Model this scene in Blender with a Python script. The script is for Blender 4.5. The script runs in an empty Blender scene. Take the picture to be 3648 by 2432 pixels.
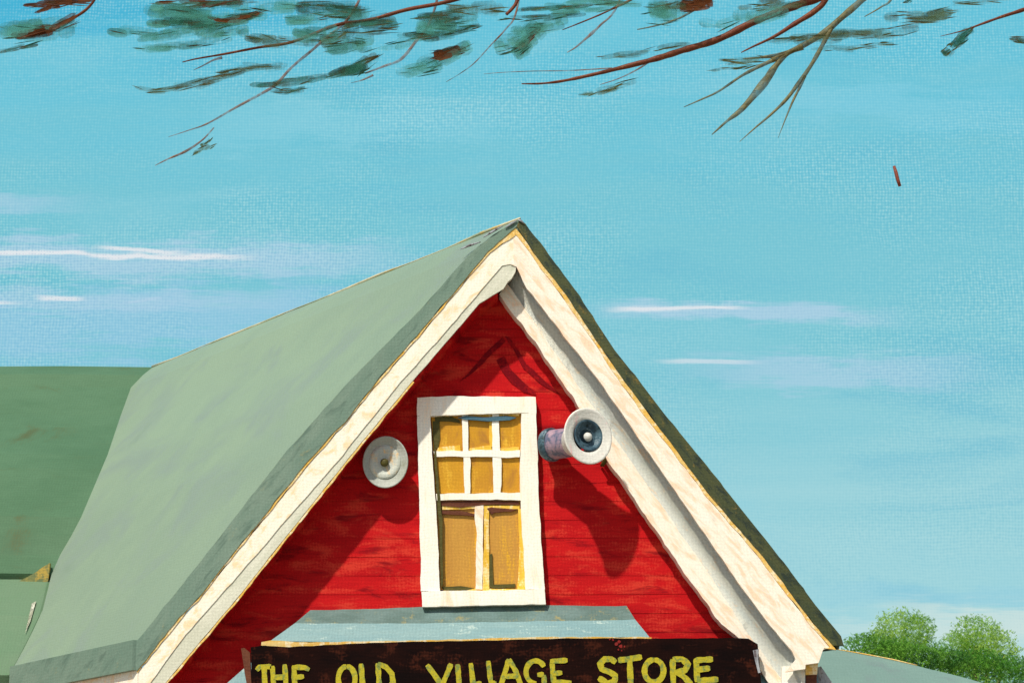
import bpy, bmesh, math, random
from mathutils import Vector, Matrix, noise

random.seed(7)
S = bpy.context.scene
COL = S.collection
W, H, F = 3648.0, 2432.0, 9100.0
EYE = Vector((0.0, -20.0, 1.6))
TH = math.atan(0.2367)
FW = Vector((0, math.cos(TH), math.sin(TH)))
UP = Vector((0, -math.sin(TH), math.cos(TH)))
RT = Vector((1, 0, 0))

# ------------------------------------------------------------------ camera
cam = bpy.data.cameras.new('camera')
cam.sensor_width = 36.0
cam.lens = 36.0 * F / W
cam.clip_end = 3000
cam_o = bpy.data.objects.new('camera', cam)
cam_o.location = EYE
cam_o.rotation_euler = (math.pi / 2 + TH, 0, 0)
COL.objects.link(cam_o)
S.camera = cam_o


def ray(px, py):
    return FW * F + RT * (px - W / 2) + UP * (H / 2 - py)


def at(px, py, Y):                       # point where the sight line meets the upright plane y = Y
    d = ray(px, py)
    return EYE + d * ((Y - EYE.y) / d.y)


def atz(px, py, z):
    d = ray(px, py)
    return EYE + d * ((z - EYE.z) / d.z)


def proj(p):
    v = p - EYE
    k = F / v.dot(FW)
    return (W / 2 + v.dot(RT) * k, H / 2 - v.dot(UP) * k)


def uv(px, py):
    d = ray(px, py)
    return d.x / d.y, d.z / d.y


def lin(r, g, b):
    def f(c):
        c /= 255.0
        return c / 12.92 if c <= 0.04045 else ((c + 0.055) / 1.055) ** 2.4
    return (f(r), f(g), f(b), 1.0)


# ------------------------------------------------------------------ node helpers
class NT:
    def __init__(self, tree):
        self.t = tree
        tree.nodes.clear()

    def n(self, typ, **kw):
        nd = self.t.nodes.new(typ)
        for k, v in kw.items():
            setattr(nd, k, v)
        return nd

    def put(self, sock, v):
        if isinstance(v, bpy.types.NodeSocket):
            self.t.links.new(v, sock)
        elif v is not None:
            sock.default_value = v

    def m(self, op, a, b=None, c=None, clamp=False):
        nd = self.n('ShaderNodeMath', operation=op, use_clamp=clamp)
        for i, v in enumerate((a, b, c)):
            if v is not None:
                self.put(nd.inputs[i], v)
        return nd.outputs[0]

    def vm(self, op, a, b=None):
        nd = self.n('ShaderNodeVectorMath', operation=op)
        self.put(nd.inputs[0], a)
        if b is not None:
            self.put(nd.inputs[1], b)
        return nd.outputs[0]

    def mix(self, f, a, b, blend='MIX'):
        nd = self.n('ShaderNodeMix', data_type='RGBA', blend_type=blend)
        self.put(nd.inputs[0], f)
        self.put(nd.inputs[6], a)
        self.put(nd.inputs[7], b)
        return nd.outputs[2]

    def noise(self, vec, scale, detail=3.0, rough=0.55, dist=0.0):
        nd = self.n('ShaderNodeTexNoise')
        self.put(nd.inputs['Vector'], vec)
        nd.inputs['Scale'].default_value = scale
        nd.inputs['Detail'].default_value = detail
        nd.inputs['Roughness'].default_value = rough
        nd.inputs['Distortion'].default_value = dist
        return nd.outputs['Fac']

    def step(self, v, lo, hi):
        nd = self.n('ShaderNodeMapRange', interpolation_type='SMOOTHSTEP')
        self.put(nd.inputs['Value'], v)
        nd.inputs['From Min'].default_value = lo
        nd.inputs['From Max'].default_value = hi
        return nd.outputs['Result']


MATS = {}


def paint(name, base, second, worn=None, worn_amt=0.45, rot=0.0, stretch=6.0, scale=3.0,
          rough=0.5, weave=0.35, dark=None, dark_amt=0.5, spec=0.18, trans=0.0, grain=1.0, alpha=None):
    """brushed paint: long strokes of two tints, patches worn through to a third colour, a coarse cloth grain"""
    m = bpy.data.materials.new(name)
    m.use_nodes = True
    T = NT(m.node_tree)
    out = T.n('ShaderNodeOutputMaterial')
    bs = T.n('ShaderNodeBsdfPrincipled')
    pos = T.n('ShaderNodeNewGeometry').outputs['Position']
    mp = T.n('ShaderNodeVectorRotate', rotation_type='Y_AXIS')
    T.put(mp.inputs['Vector'], pos)
    mp.inputs['Angle'].default_value = rot
    st = T.vm('MULTIPLY', mp.outputs[0], (1.0, 1.0 / max(stretch * .5, 1), stretch))
    n1 = T.noise(st, scale, 4, .6, .3)
    n2 = T.noise(pos, scale * .45, 2, .5)
    n3 = T.noise(T.vm('MULTIPLY', mp.outputs[0], (1.0, 1.0, stretch * 2.2)), scale * 5, 3, .6)
    f = T.m('ADD', T.m('MULTIPLY', n1, .5), T.m('ADD', T.m('MULTIPLY', n2, .32), T.m('MULTIPLY', n3, .18)))
    c = T.mix(T.step(f, .38, .62), base, second)
    # cloth grain
    sx = T.n('ShaderNodeSeparateXYZ')
    T.put(sx.inputs[0], pos)
    wob = T.m('MULTIPLY', T.noise(pos, 9, 2), .05)
    k = 2 * math.pi / 0.0262
    wx = T.m('SINE', T.m('MULTIPLY', T.m('ADD', sx.outputs[0], wob), k))
    wz = T.m('SINE', T.m('MULTIPLY', T.m('ADD', sx.outputs[2], wob), k))
    wv = T.m('MULTIPLY', T.m('ADD', wx, wz), .5)
    fine = T.noise(pos, 75, 3, .7)
    gr = T.m('ADD', T.m('MULTIPLY', wv, .35), T.m('MULTIPLY', T.m('SUBTRACT', fine, .5), 2.6))
    if worn is not None:
        w1 = T.noise(T.vm('MULTIPLY', mp.outputs[0], (1, 1, stretch * .6)), scale * 1.7, 4, .62, .5)
        w = T.m('ADD', w1, T.m('MULTIPLY', gr, .09))
        c = T.mix(T.m('MULTIPLY', T.step(w, 1.0 - worn_amt - .09, 1.0 - worn_amt + .09), .9), c, worn)
    if dark is not None:
        w1 = T.noise(T.vm('ADD', st, (3.1, 7.7, 1.9)), scale * 1.3, 4, .65, .6)
        w = T.m('ADD', w1, T.m('MULTIPLY', gr, .07))
        c = T.mix(T.m('MULTIPLY', T.step(w, 1.0 - dark_amt - .08, 1.0 - dark_amt + .08), .85), c, dark)
    val = T.m('ADD', 1.0, T.m('MULTIPLY', gr, .17 * grain))
    hsv = T.n('ShaderNodeHueSaturation')
    T.put(hsv.inputs['Color'], c)
    T.put(hsv.inputs['Value'], val)
    c = hsv.outputs[0]
    T.put(bs.inputs['Base Color'], c)
    bs.inputs['Roughness'].default_value = rough
    bs.inputs['Specular IOR Level'].default_value = spec
    bp = T.n('ShaderNodeBump')
    bp.inputs['Strength'].default_value = weave
    bp.inputs['Distance'].default_value = 0.004
    T.put(bp.inputs['Height'], T.m('ADD', T.m('MULTIPLY', gr, .8), T.m('MULTIPLY', n3, .5)))
    T.put(bs.inputs['Normal'], bp.outputs[0])
    if alpha is not None:
        aw = T.m('ADD', T.m('MULTIPLY', T.m('SUBTRACT', n1, .5), 1.6), T.m('MULTIPLY', gr, .16))
        av = T.m('ADD', alpha, aw, clamp=True)
        tr = T.n('ShaderNodeBsdfTranslucent')
        T.put(tr.inputs[0], c)
        mx = T.n('ShaderNodeMixShader')
        mx.inputs[0].default_value = trans
        T.put(mx.inputs[1], bs.outputs[0])
        T.put(mx.inputs[2], tr.outputs[0])
        tp_ = T.n('ShaderNodeBsdfTransparent')
        m2 = T.n('ShaderNodeMixShader')
        T.put(m2.inputs[0], av)
        T.put(m2.inputs[1], tp_.outputs[0])
        T.put(m2.inputs[2], mx.outputs[0])
        T.put(out.inputs[0], m2.outputs[0])
    elif trans > 0:
        tr = T.n('ShaderNodeBsdfTranslucent')
        T.put(tr.inputs[0], c)
        mx = T.n('ShaderNodeMixShader')
        mx.inputs[0].default_value = trans
        T.put(mx.inputs[1], bs.outputs[0])
        T.put(mx.inputs[2], tr.outputs[0])
        T.put(out.inputs[0], mx.outputs[0])
    else:
        T.put(out.inputs[0], bs.outputs[0])
    MATS[name] = m
    return m


OCH = (.62, .33, .05, 1)
R50 = math.radians(50)
M_RED = paint('barn red paint', (.52, .0095, .011, 1), (.42, .006, .009, 1), worn=(.58, .040, .024, 1), worn_amt=.43, stretch=5, scale=1.5, rough=.7, weave=.25, dark=(.20, .003, .007, 1), dark_amt=.39, spec=.06)
M_CREAM_L = paint('cream fascia paint left', (.88, .79, .64, 1), (.88, .83, .71, 1), worn=(.89, .64, .38, 1), worn_amt=.43, rot=R50, stretch=3, scale=5, weave=.18)
M_CREAM_R = paint('cream fascia paint right', (.87, .78, .65, 1), (.88, .82, .71, 1), worn=(.87, .61, .42, 1), worn_amt=.45, rot=-R50, stretch=7, scale=3, weave=.18, dark=(.62, .62, .56, 1), dark_amt=.30)
M_SOFF_L = paint('soffit grey with shade left', (.58, .58, .46, 1), (.70, .69, .57, 1), worn=(.50, .52, .40, 1), worn_amt=.36, rot=R50, stretch=6, scale=3, weave=.2)
M_SOFF_R = paint('soffit paint right', (.76, .80, .76, 1), (.84, .84, .76, 1), worn=(.86, .70, .50, 1), worn_amt=.36, rot=-R50, stretch=8, scale=3, weave=.2)
M_WHITE = paint('white trim paint', (.88, .83, .70, 1), (.88, .86, .78, 1), worn=(.88, .68, .46, 1), worn_amt=.38, stretch=.25, scale=6, weave=.2)
M_OCHRE = paint('ochre trim', (.74, .42, .06, 1), (.72, .52, .20, 1), worn=(.84, .72, .48, 1), worn_amt=.44, scale=7, stretch=2, weave=.15)
M_RIDGE = paint('pale ridge paint', (.62, .54, .36, 1), (.26, .30, .18, 1), worn=(.52, .34, .08, 1), worn_amt=.40, scale=2, stretch=1)
M_ROOF = paint('sage roof sheet', (.205, .275, .200, 1), (.232, .308, .212, 1), worn=(.205, .262, .215, 1), worn_amt=.42, rot=R50, stretch=1.6, scale=.6, rough=.6, weave=.2, grain=.7, dark=(.180, .240, .182, 1), dark_amt=.30)
M_MAIN = paint('green roof sheet', (.064, .138, .072, 1), (.082, .165, .090, 1), worn=(.075, .098, .040, 1), worn_amt=.34, stretch=2, scale=.9, rough=.65, weave=.25, grain=.9)
M_PORCH = paint('pale green roof sheet', (.105, .195, .110, 1), (.13, .21, .125, 1), worn=(.07, .19, .075, 1), worn_amt=.38, stretch=.6, scale=1.3, rough=.6, weave=.25, grain=.7)
M_VERGE_L = paint('weathered green verge', (.145, .225, .175, 1), (.185, .262, .205, 1), worn=(.27, .25, .12, 1), worn_amt=.30, rot=R50, stretch=4, scale=3, dark=(.105, .165, .130, 1), dark_amt=.40, weave=.2)
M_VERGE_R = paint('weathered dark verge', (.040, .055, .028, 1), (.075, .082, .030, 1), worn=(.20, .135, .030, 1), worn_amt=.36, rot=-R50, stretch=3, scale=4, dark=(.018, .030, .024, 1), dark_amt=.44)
M_TEAL = paint('teal hood paint', (.175, .310, .330, 1), (.215, .345, .350, 1), worn=(.48, .58, .52, 1), worn_amt=.32, stretch=7, scale=2.5, rough=.5, weave=.2)
M_HOODTOP = paint('dark teal hood sheet', (.095, .155, .140, 1), (.140, .215, .205, 1), worn=(.26, .24, .11, 1), worn_amt=.36, stretch=2, scale=5, rough=.6)
M_GREYROOF = paint('grey teal roof sheet', (.152, .250, .225, 1), (.178, .282, .250, 1), worn=(.15, .215, .21, 1), worn_amt=.38, rot=-.25, stretch=4, scale=1.1, rough=.6, weave=.2, grain=.6)
M_SIGN = paint('dark brown sign board', (.0055, .003, .003, 1), (.014, .0045, .0035, 1), worn=(.050, .013, .007, 1), worn_amt=.38, stretch=3, scale=3, rough=.8, spec=.03, weave=.2)
M_LETTER = paint('yellow letter paint', (.40, .345, .018, 1), (.47, .395, .020, 1), worn=(.15, .21, .055, 1), worn_amt=.44, stretch=1.2, scale=14, rough=.6)
M_GLASS_U = paint('amber window pane', (.50, .235, .022, 1), (.58, .29, .018, 1), worn=(.72, .42, .04, 1), worn_amt=.32, stretch=.7, scale=4, rough=.4, weave=.2, dark=(.36, .16, .03, 1), dark_amt=.40)
M_GLASS_L = paint('tan window pane', (.48, .235, .045, 1), (.54, .28, .05, 1), worn=(.70, .38, .018, 1), worn_amt=.40, stretch=.2, scale=5, rough=.4, weave=.2)
M_BROWN = paint('dark brown wood and shadow', (.085, .022, .012, 1), (.14, .045, .020, 1), scale=12, stretch=2)
M_BLUE = paint('slate blue rod', (.045, .115, .165, 1), (.06, .14, .19, 1), scale=9)
M_OLIVE = paint('olive iron and shadow', (.060, .055, .012, 1), (.10, .085, .02, 1), scale=9)
M_ENAMEL = paint('grey enamel', (.34, .36, .31, 1), (.42, .44, .40, 1), worn=(.24, .25, .18, 1), worn_amt=.38, scale=6, stretch=1, rough=.45)
M_PALE = paint('pale enamel', (.56, .58, .50, 1), (.44, .48, .45, 1), worn=(.72, .46, .20, 1), worn_amt=.38, scale=7, stretch=1, rough=.45)
M_WENAMEL = paint('white enamel', (.82, .80, .72, 1), (.72, .70, .64, 1), worn=(.80, .46, .44, 1), worn_amt=.33, scale=5, stretch=1, rough=.3)
M_NAVY = paint('navy steel', (.030, .060, .085, 1), (.09, .16, .20, 1), worn=(.24, .33, .38, 1), worn_amt=.35, dark=(.012, .02, .015, 1), dark_amt=.40, scale=9, stretch=1, rough=.3)
M_LILAC = paint('lilac grey steel', (.26, .20, .27, 1), (.45, .30, .34, 1), worn=(.07, .10, .16, 1), worn_amt=.45, scale=8, stretch=1, rough=.35)
M_BULB = paint('frosted bulb', (.70, .68, .60, 1), (.60, .62, .62, 1), scale=20, rough=.15)
M_GREY = paint('chipped grey and ridge highlights', (.30, .32, .35, 1), (.42, .43, .45, 1), worn=(.05, .02, .02, 1), worn_amt=.42, scale=9, stretch=.3)
M_BARK_R = paint('red brown bark', (.115, .028, .014, 1), (.16, .045, .018, 1), worn=(.25, .085, .025, 1), worn_amt=.36, scale=16, stretch=1)
M_BARK_T = paint('tan twig bark', (.28, .105, .040, 1), (.22, .08, .03, 1), worn=(.34, .18, .08, 1), worn_amt=.36, scale=16, stretch=1, alpha=.50)
M_BARK_O = paint('olive bark', (.135, .120, .048, 1), (.20, .175, .075, 1), worn=(.085, .065, .018, 1), worn_amt=.40, scale=10, stretch=1, alpha=.72)
M_LEAF_T = paint('teal leaves', (.030, .130, .115, 1), (.055, .190, .165, 1), worn=(.032, .090, .060, 1), worn_amt=.46, scale=5, stretch=2, weave=.05, rough=.6, trans=.35, spec=.15)
M_LEAF_D = paint('dark green leaves', (.030, .105, .070, 1), (.050, .150, .100, 1), worn=(.095, .062, .022, 1), worn_amt=.46, scale=5, stretch=2, weave=.05, rough=.6, trans=.4, spec=.05)
M_LEAF_O = paint('olive leaves', (.095, .100, .036, 1), (.12, .15, .070, 1), worn=(.10, .06, .02, 1), worn_amt=.42, scale=6, stretch=2, weave=.05, rough=.6, trans=.4, spec=.05)
M_LEAF_B = paint('brown leaves', (.075, .028, .012, 1), (.11, .040, .015, 1), worn=(.045, .045, .02, 1), worn_amt=.38, scale=7, stretch=2, weave=.05, rough=.6, trans=.25, spec=.15)
M_CROWN = paint('bright green leaves', (.25, .47, .045, 1), (.38, .56, .11, 1), worn=(.14, .35, .030, 1), worn_amt=.42, scale=.45, stretch=1, weave=.0, rough=.7, trans=.5, spec=.03, alpha=.60)
M_HEDGE = paint('deep green leaves', (.075, .26, .028, 1), (.17, .37, .05, 1), worn=(.040, .14, .030, 1), worn_amt=.44, scale=.5, stretch=2, weave=.0, rough=.7, trans=.4, spec=.03, alpha=.75)
M_WASH_T = paint('sheer teal leaves', (.085, .350, .280, 1), (.125, .410, .350, 1), worn=(.080, .240, .160, 1), worn_amt=.45, scale=2.2, stretch=3, weave=.0, rough=.7, trans=.5, spec=.03, alpha=.33)
M_WASH_D = paint('sheer green leaves', (.020, .120, .075, 1), (.045, .180, .130, 1), worn=(.085, .060, .020, 1), worn_amt=.48, scale=2.2, stretch=3, weave=.0, rough=.7, trans=.45, spec=.03, alpha=.38)
M_WASH_O = paint('sheer olive leaves', (.105, .150, .072, 1), (.12, .21, .13, 1), worn=(.10, .085, .032, 1), worn_amt=.46, scale=2.5, stretch=3, weave=.0, rough=.7, trans=.45, spec=.03, alpha=.30)
M_WASH_B = paint('sheer brown leaves', (.090, .028, .010, 1), (.13, .042, .014, 1), worn=(.05, .045, .02, 1), worn_amt=.38, scale=4, stretch=3, weave=.0, rough=.7, trans=.3, spec=.03, alpha=.75)
M_YEL = paint('yellow bead paint', (.72, .42, .03, 1), (.80, .52, .08, 1), worn=(.88, .70, .36, 1), worn_amt=.42, scale=8, stretch=.6, weave=.2)
M_EAVE = paint('ochre green eave paint', (.13, .17, .08, 1), (.22, .21, .07, 1), worn=(.46, .31, .06, 1), worn_amt=.46, scale=6, stretch=2, weave=.2)
M_SPLASH = paint('dried red drips', (.24, .018, .014, 1), (.17, .012, .010, 1), scale=12, stretch=1)
M_BARK_K = paint('old grey bark', (.12, .095, .06, 1), (.17, .14, .10, 1), scale=10, stretch=.2)
M_SHADOW = paint('painted shadow red', (.20, .004, .008, 1), (.15, .003, .007, 1), worn=(.30, .006, .008, 1), worn_amt=.42, stretch=2, scale=5, rough=.7, spec=.05)
M_GROUND = paint('pale gravel', (.34, .30, .24, 1), (.28, .25, .20, 1), worn=(.16, .19, .08, 1), worn_amt=.4, scale=.3, stretch=1)
M_FIBRE = paint('red brown fibre', (.26, .065, .040, 1), (.20, .05, .03, 1), worn=(.55, .42, .34, 1), worn_amt=.25, scale=20, stretch=1)


# ------------------------------------------------------------------ object helpers
def obj(name, bm, mat, parent=None, smooth=False):
    bm.normal_update()
    me = bpy.data.meshes.new(name)
    bm.to_mesh(me)
    bm.free()
    me.materials.append(mat)
    if smooth:
        for p in me.polygons:
            p.use_smooth = True
    o = bpy.data.objects.new(name, me)
    COL.objects.link(o)
    if parent is not None:
        o.parent = parent
        o.matrix_parent_inverse = parent_world(parent).inverted()
    return o


def parent_world(p):
    m = p.matrix_basis.copy()
    if p.parent is not None:
        m = parent_world(p.parent) @ p.matrix_parent_inverse @ m
    return m


def thing(name, label, cat, loc, group=None):
    o = bpy.data.objects.new(name, None)
    o.empty_display_size = .3
    o.location = loc
    COL.objects.link(o)
    tag(o, label, cat, group)
    return o


def tag(o, label, cat, group=None):
    o['label'] = label
    o['category'] = cat
    if group:
        o['group'] = group


def structure(o):
    o['kind'] = 'structure'
    return o


def dense(pts, step=26.0, closed=False):
    out = []
    n = len(pts)
    for i in range(n if closed else n - 1):
        a, b = pts[i], pts[(i + 1) % n]
        L = math.hypot(b[0] - a[0], b[1] - a[1])
        k = max(1, int(L / step))
        for j in range(k):
            t = j / k
            out.append((a[0] + (b[0] - a[0]) * t, a[1] + (b[1] - a[1]) * t))
    if not closed:
        out.append(pts[-1])
    return out


def rough_edge(pts, amp, seed=0.0):
    out = []
    for x, y in pts:
        v = noise.noise_vector(Vector((x * .021 + seed, y * .021, seed * 3.1)))
        w = noise.noise_vector(Vector((x * .042 + seed, y * .042, seed * 1.7)))
        out.append((x + amp * (v.x + .5 * w.x), y + amp * (v.y + .5 * w.y)))
    return out


SEED = [0.0]


def slab_bm(bm, px, Y, thick, jit=2.5, step=26.0):
    """a board whose outline is given on the plane y=Y; it runs back by thick"""
    SEED[0] += 1.37
    pts = rough_edge(dense(px, step, True), jit, SEED[0]) if jit else px
    fr = [bm.verts.new(at(x, y, Y)) for x, y in pts]
    bk = [bm.verts.new(v.co + Vector((0, thick, 0))) for v in fr]
    n = len(fr)
    f = bm.faces.new(fr)
    g = bm.faces.new(bk[::-1])
    for i in range(n):
        bm.faces.new((fr[i], bk[i], bk[(i + 1) % n], fr[(i + 1) % n]))
    bm.normal_update()
    bmesh.ops.triangulate(bm, faces=[f, g], ngon_method='EAR_CLIP')
    bmesh.ops.recalc_face_normals(bm, faces=bm.faces[:])


def slab(name, px, Y, thick, mat, parent, jit=2.5, step=26.0):
    bm = bmesh.new()
    slab_bm(bm, px, Y, thick, jit, step)
    return obj(name, bm, mat, parent)


def resample(pts, n):
    d = [0.0]
    for i in range(1, len(pts)):
        d.append(d[-1] + math.hypot(pts[i][0] - pts[i - 1][0], pts[i][1] - pts[i - 1][1]))
    out = []
    for k in range(n):
        s = d[-1] * k / (n - 1)
        i = 1
        while i < len(d) - 1 and d[i] < s:
            i += 1
        t = (s - d[i - 1]) / max(1e-9, d[i] - d[i - 1])
        out.append((pts[i - 1][0] + (pts[i][0] - pts[i - 1][0]) * t, pts[i - 1][1] + (pts[i][1] - pts[i - 1][1]) * t))
    return out


def tube_bm(bm, pts, radii, seg=8, cap=True):
    rings = []
    n = len(pts)
    for i, p in enumerate(pts):
        d = (pts[min(i + 1, n - 1)] - pts[max(i - 1, 0)]).normalized()
        a = d.cross(Vector((0, 1, 0.13)))
        if a.length < 1e-4:
            a = d.cross(Vector((1, 0, 0)))
        a.normalize()
        b = d.cross(a).normalized()
        rings.append([bm.verts.new(p + (a * math.cos(2 * math.pi * k / seg) + b * math.sin(2 * math.pi * k / seg)) * radii[i]) for k in range(seg)])
    for i in range(n - 1):
        for k in range(seg):
            bm.faces.new((rings[i][k], rings[i][(k + 1) % seg], rings[i + 1][(k + 1) % seg], rings[i + 1][k]))
    if cap:
        bm.faces.new(rings[0][::-1])
        bm.faces.new(rings[-1])


def lathe_bm(bm, prof, base, axis, seg=40, sx=1.0):
    """prof: (radius, distance along axis)"""
    ax = axis.normalized()
    a = ax.cross(Vector((0, 0, 1))).normalized()
    b = a.cross(ax).normalized()
    rings = []
    for r, h in prof:
        if r < 1e-5:
            rings.append([bm.verts.new(base + ax * h)])
        else:
            rings.append([bm.verts.new(base + ax * h + a * (r * sx * math.cos(2 * math.pi * k / seg)) + b * (r * math.sin(2 * math.pi * k / seg))) for k in range(seg)])
    for i in range(len(rings) - 1):
        p, q = rings[i], rings[i + 1]
        for k in range(seg):
            k2 = (k + 1) % seg
            if len(p) == 1 and len(q) > 1:
                bm.faces.new((p[0], q[k2], q[k]))
            elif len(q) == 1 and len(p) > 1:
                bm.faces.new((p[k], p[k2], q[0]))
            elif len(p) > 1:
                bm.faces.new((p[k], p[k2], q[k2], q[k]))
    bmesh.ops.recalc_face_normals(bm, faces=bm.faces[:])


def lathe(name, prof, base, axis, mat, parent, seg=40, sx=1.0):
    bm = bmesh.new()
    lathe_bm(bm, prof, base, axis, seg, sx)
    return obj(name, bm, mat, parent, smooth=True)


def loft_bm(bm, rows):
    vs = [[bm.verts.new(p) for p in r] for r in rows]
    for i in range(len(vs) - 1):
        for j in range(len(vs[i]) - 1):
            bm.faces.new((vs[i][j], vs[i][j + 1], vs[i + 1][j + 1], vs[i + 1][j]))


def solidify_rows(rows, off):
    """closed sheet: top rows and the same rows moved by off"""
    bm = bmesh.new()
    loft_bm(bm, rows)
    loft_bm(bm, [[p + off for p in r] for r in rows])
    top, bot = rows, [[p + off for p in r] for r in rows]
    loft_bm(bm, [top[0], bot[0]])
    loft_bm(bm, [top[-1], bot[-1]])
    loft_bm(bm, [[r[0] for r in top], [r[0] for r in bot]])
    loft_bm(bm, [[r[-1] for r in top], [r[-1] for r in bot]])
    bmesh.ops.remove_doubles(bm, verts=bm.verts[:], dist=1e-5)
    bmesh.ops.recalc_face_normals(bm, faces=bm.faces[:])
    return bm


def box_bm(bm, lo, hi):
    vs = [bm.verts.new((x, y, z)) for x in (lo[0], hi[0]) for y in (lo[1], hi[1]) for z in (lo[2], hi[2])]
    for f in ((0, 1, 3, 2), (4, 6, 7, 5), (0, 4, 5, 1), (2, 3, 7, 6), (0, 2, 6, 4), (1, 5, 7, 3)):
        bm.faces.new([vs[i] for i in f])
    bmesh.ops.recalc_face_normals(bm, faces=bm.faces[:])


# ------------------------------------------------------------------ ground
bm = bmesh.new()
box_bm(bm, (-600, -300, -.5), (600, 900, 0))
structure(obj('ground', bm, M_GROUND))

# ------------------------------------------------------------------ the store
YF, YV, YO = -.36, -.374, -.3675           # planes of the fascia, the verge and the ochre fillet
store = thing('store_building', 'red clapboard village store with cream trimmed gable and sage green roof', 'building', (0, 0, 0))

v_out_R = [(1852, 780), (1873, 798), (1922, 862), (1990, 954), (2066, 1055), (2167, 1218), (2280, 1360), (2326, 1424), (2481, 1613), (2636, 1807), (2791, 2000), (2844, 2072), (2947, 2210), (2997, 2265), (3005, 2296)]
v_in_R = [(1840, 806), (1857, 832), (1880, 869), (1935, 945), (2014, 1046), (2082, 1147), (2124, 1211), (2227, 1360), (2400, 1590), (2535, 1772), (2722, 1984), (2787, 2072), (2897, 2217), (2966, 2298)]
v_out_L = [(1852, 780), (1754, 838), (1684, 893), (1500, 1101), (1250, 1350), (1008, 1622), (720, 1992), (484, 2288)]
v_in_L = [(1840, 806), (1736, 897), (1659, 992), (1500, 1176), (1340, 1358), (1230, 1500), (1112, 1622), (796, 2012), (720, 2112), (600, 2243), (488, 2390)]

# ridge direction, from the sight line of the far ridge end
A = at(1852, 784, YV)
RR = atz(543, 1311, A.z)
D = RR - A
valley = [(543, 1311), (510, 1335), (476, 1354), (430, 1480), (383, 1620), (279, 1865), (191, 2015), (150, 2180), (90, 2300), (28, 2412)]


def vx(y):
    for i in range(len(valley) - 1):
        (x0, y0), (x1, y1) = valley[i], valley[i + 1]
        if y0 <= y <= y1:
            return x0 + (x1 - x0) * (y - y0) / (y1 - y0)
    return valley[0][0] if y < valley[0][1] else valley[-1][0]


rows = []
NV = 20
for i, (x, y) in enumerate(resample(v_out_L, NV)):
    p = at(x, y, YV + .01)
    lo, hi = 0.0, 1.6
    if i == 0:
        t = 1.0
    else:
        for _ in range(50):
            t = (lo + hi) / 2
            q = proj(p + D * t)
            if q[0] > vx(q[1]):
                lo = t
            else:
                hi = t
    rows.append([p + D * (t * k / 8) for k in range(9)])
roof_rows = rows
TH_R = Vector((.02, 0.0, -.10))
roof = obj('roof', solidify_rows(rows, TH_R), M_ROOF, store)
# right slope of the same gable, turned away from the street
rrows = []
for i, (x, y) in enumerate(resample(v_out_R[:-1], 14)):
    p = at(x, y, YV + .01)
    rrows.append([p + D * (k / 4 * 1.2) for k in range(5)])
obj('roof_slope', solidify_rows(rrows, Vector((-.02, 0, -.10))), M_VERGE_R, store)

# verge boards on the gable edge
slab('verge', v_out_R + v_in_R[::-1], YV, .05, M_VERGE_R, roof, 3.5)
slab('verge', v_out_L + [(470, 2330)] + v_in_L[::-1], YV, .05, M_VERGE_L, roof, 3.5)
# pale ridge cap
bm = bmesh.new()
rp = [roof_rows[0][0] + D * (k / 12) for k in range(13)]
tube_bm(bm, [p + Vector((0, 0, .004 + .006 * math.sin(i * 2.1))) for i, p in enumerate(rp)], [.010 + .006 * math.sin(i * 1.7) for i in range(13)], 8)
obj('ridge_cap', bm, M_RIDGE, roof, True)
bm = bmesh.new()
for (a, b) in (((1722, 846), (1790, 806)), ((1640, 888), (1712, 862)), ((1800, 812), (1842, 786)), ((1845, 782), (1868, 796))):
    tube_bm(bm, [at(*a, YV - .01), at((a[0] + b[0]) / 2, (a[1] + b[1]) / 2 - 2, YV - .012), at(*b, YV - .01)], [.004, .010, .004], 6)
obj('ridge_highlights', bm, M_GREY, roof, True)  # broken highlights along the ridge, modelled as grey strips

# ochre fillets between verge and fascia
fa_out_R = [(x - 11 - 3 * math.sin(i * 1.9), y + 7) for i, (x, y) in enumerate(v_in_R)]
slab('fillet', [(1836, 812)] + v_in_R[1:] + [(2978, 2312), (2935, 2308)] + fa_out_R[::-1][:-1] + [(1836, 836)], YO, .03, M_OCHRE, store, 4)
fil_L = [(x + 6 + 4 * math.sin(i * 2.3), y + 3) for i, (x, y) in enumerate(v_in_L)]
slab('fillet', [(1835, 812)] + v_in_L[1:] + fil_L[::-1][:-1] + [(1835, 838)], YO, .03, M_OCHRE, store, 5)

# fascia boards
in_L = [(1817, 941), (1790, 946), (1772, 967), (1714, 1034), (1555, 1218), (1426, 1360), (1222, 1618), (827, 2072), (661, 2258), (558, 2398), (512, 2462)]
in_R = [(1819, 941), (1840, 950), (1877, 1028), (1978, 1153), (2137, 1360), (2630, 2072), (2742, 2225), (2822, 2318), (2836, 2345)]
slab('fascia', [(1843, 833)] + [(x + 2, y) for x, y in fil_L[1:]] + [(486, 2400), (430, 2500), (478, 2500)] + in_L[::-1] + [(1843, 947)], YF, .05, M_CREAM_L, store, 3)
slab('fascia', [(1829, 836)] + fa_out_R[1:] + [(2934, 2312), (2917, 2360), (2870, 2366), (2869, 2380), (2800, 2392), (2834, 2350)] + in_R[::-1] + [(1829, 945)], YF - .002, .05, M_CREAM_R, store, 3)

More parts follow.
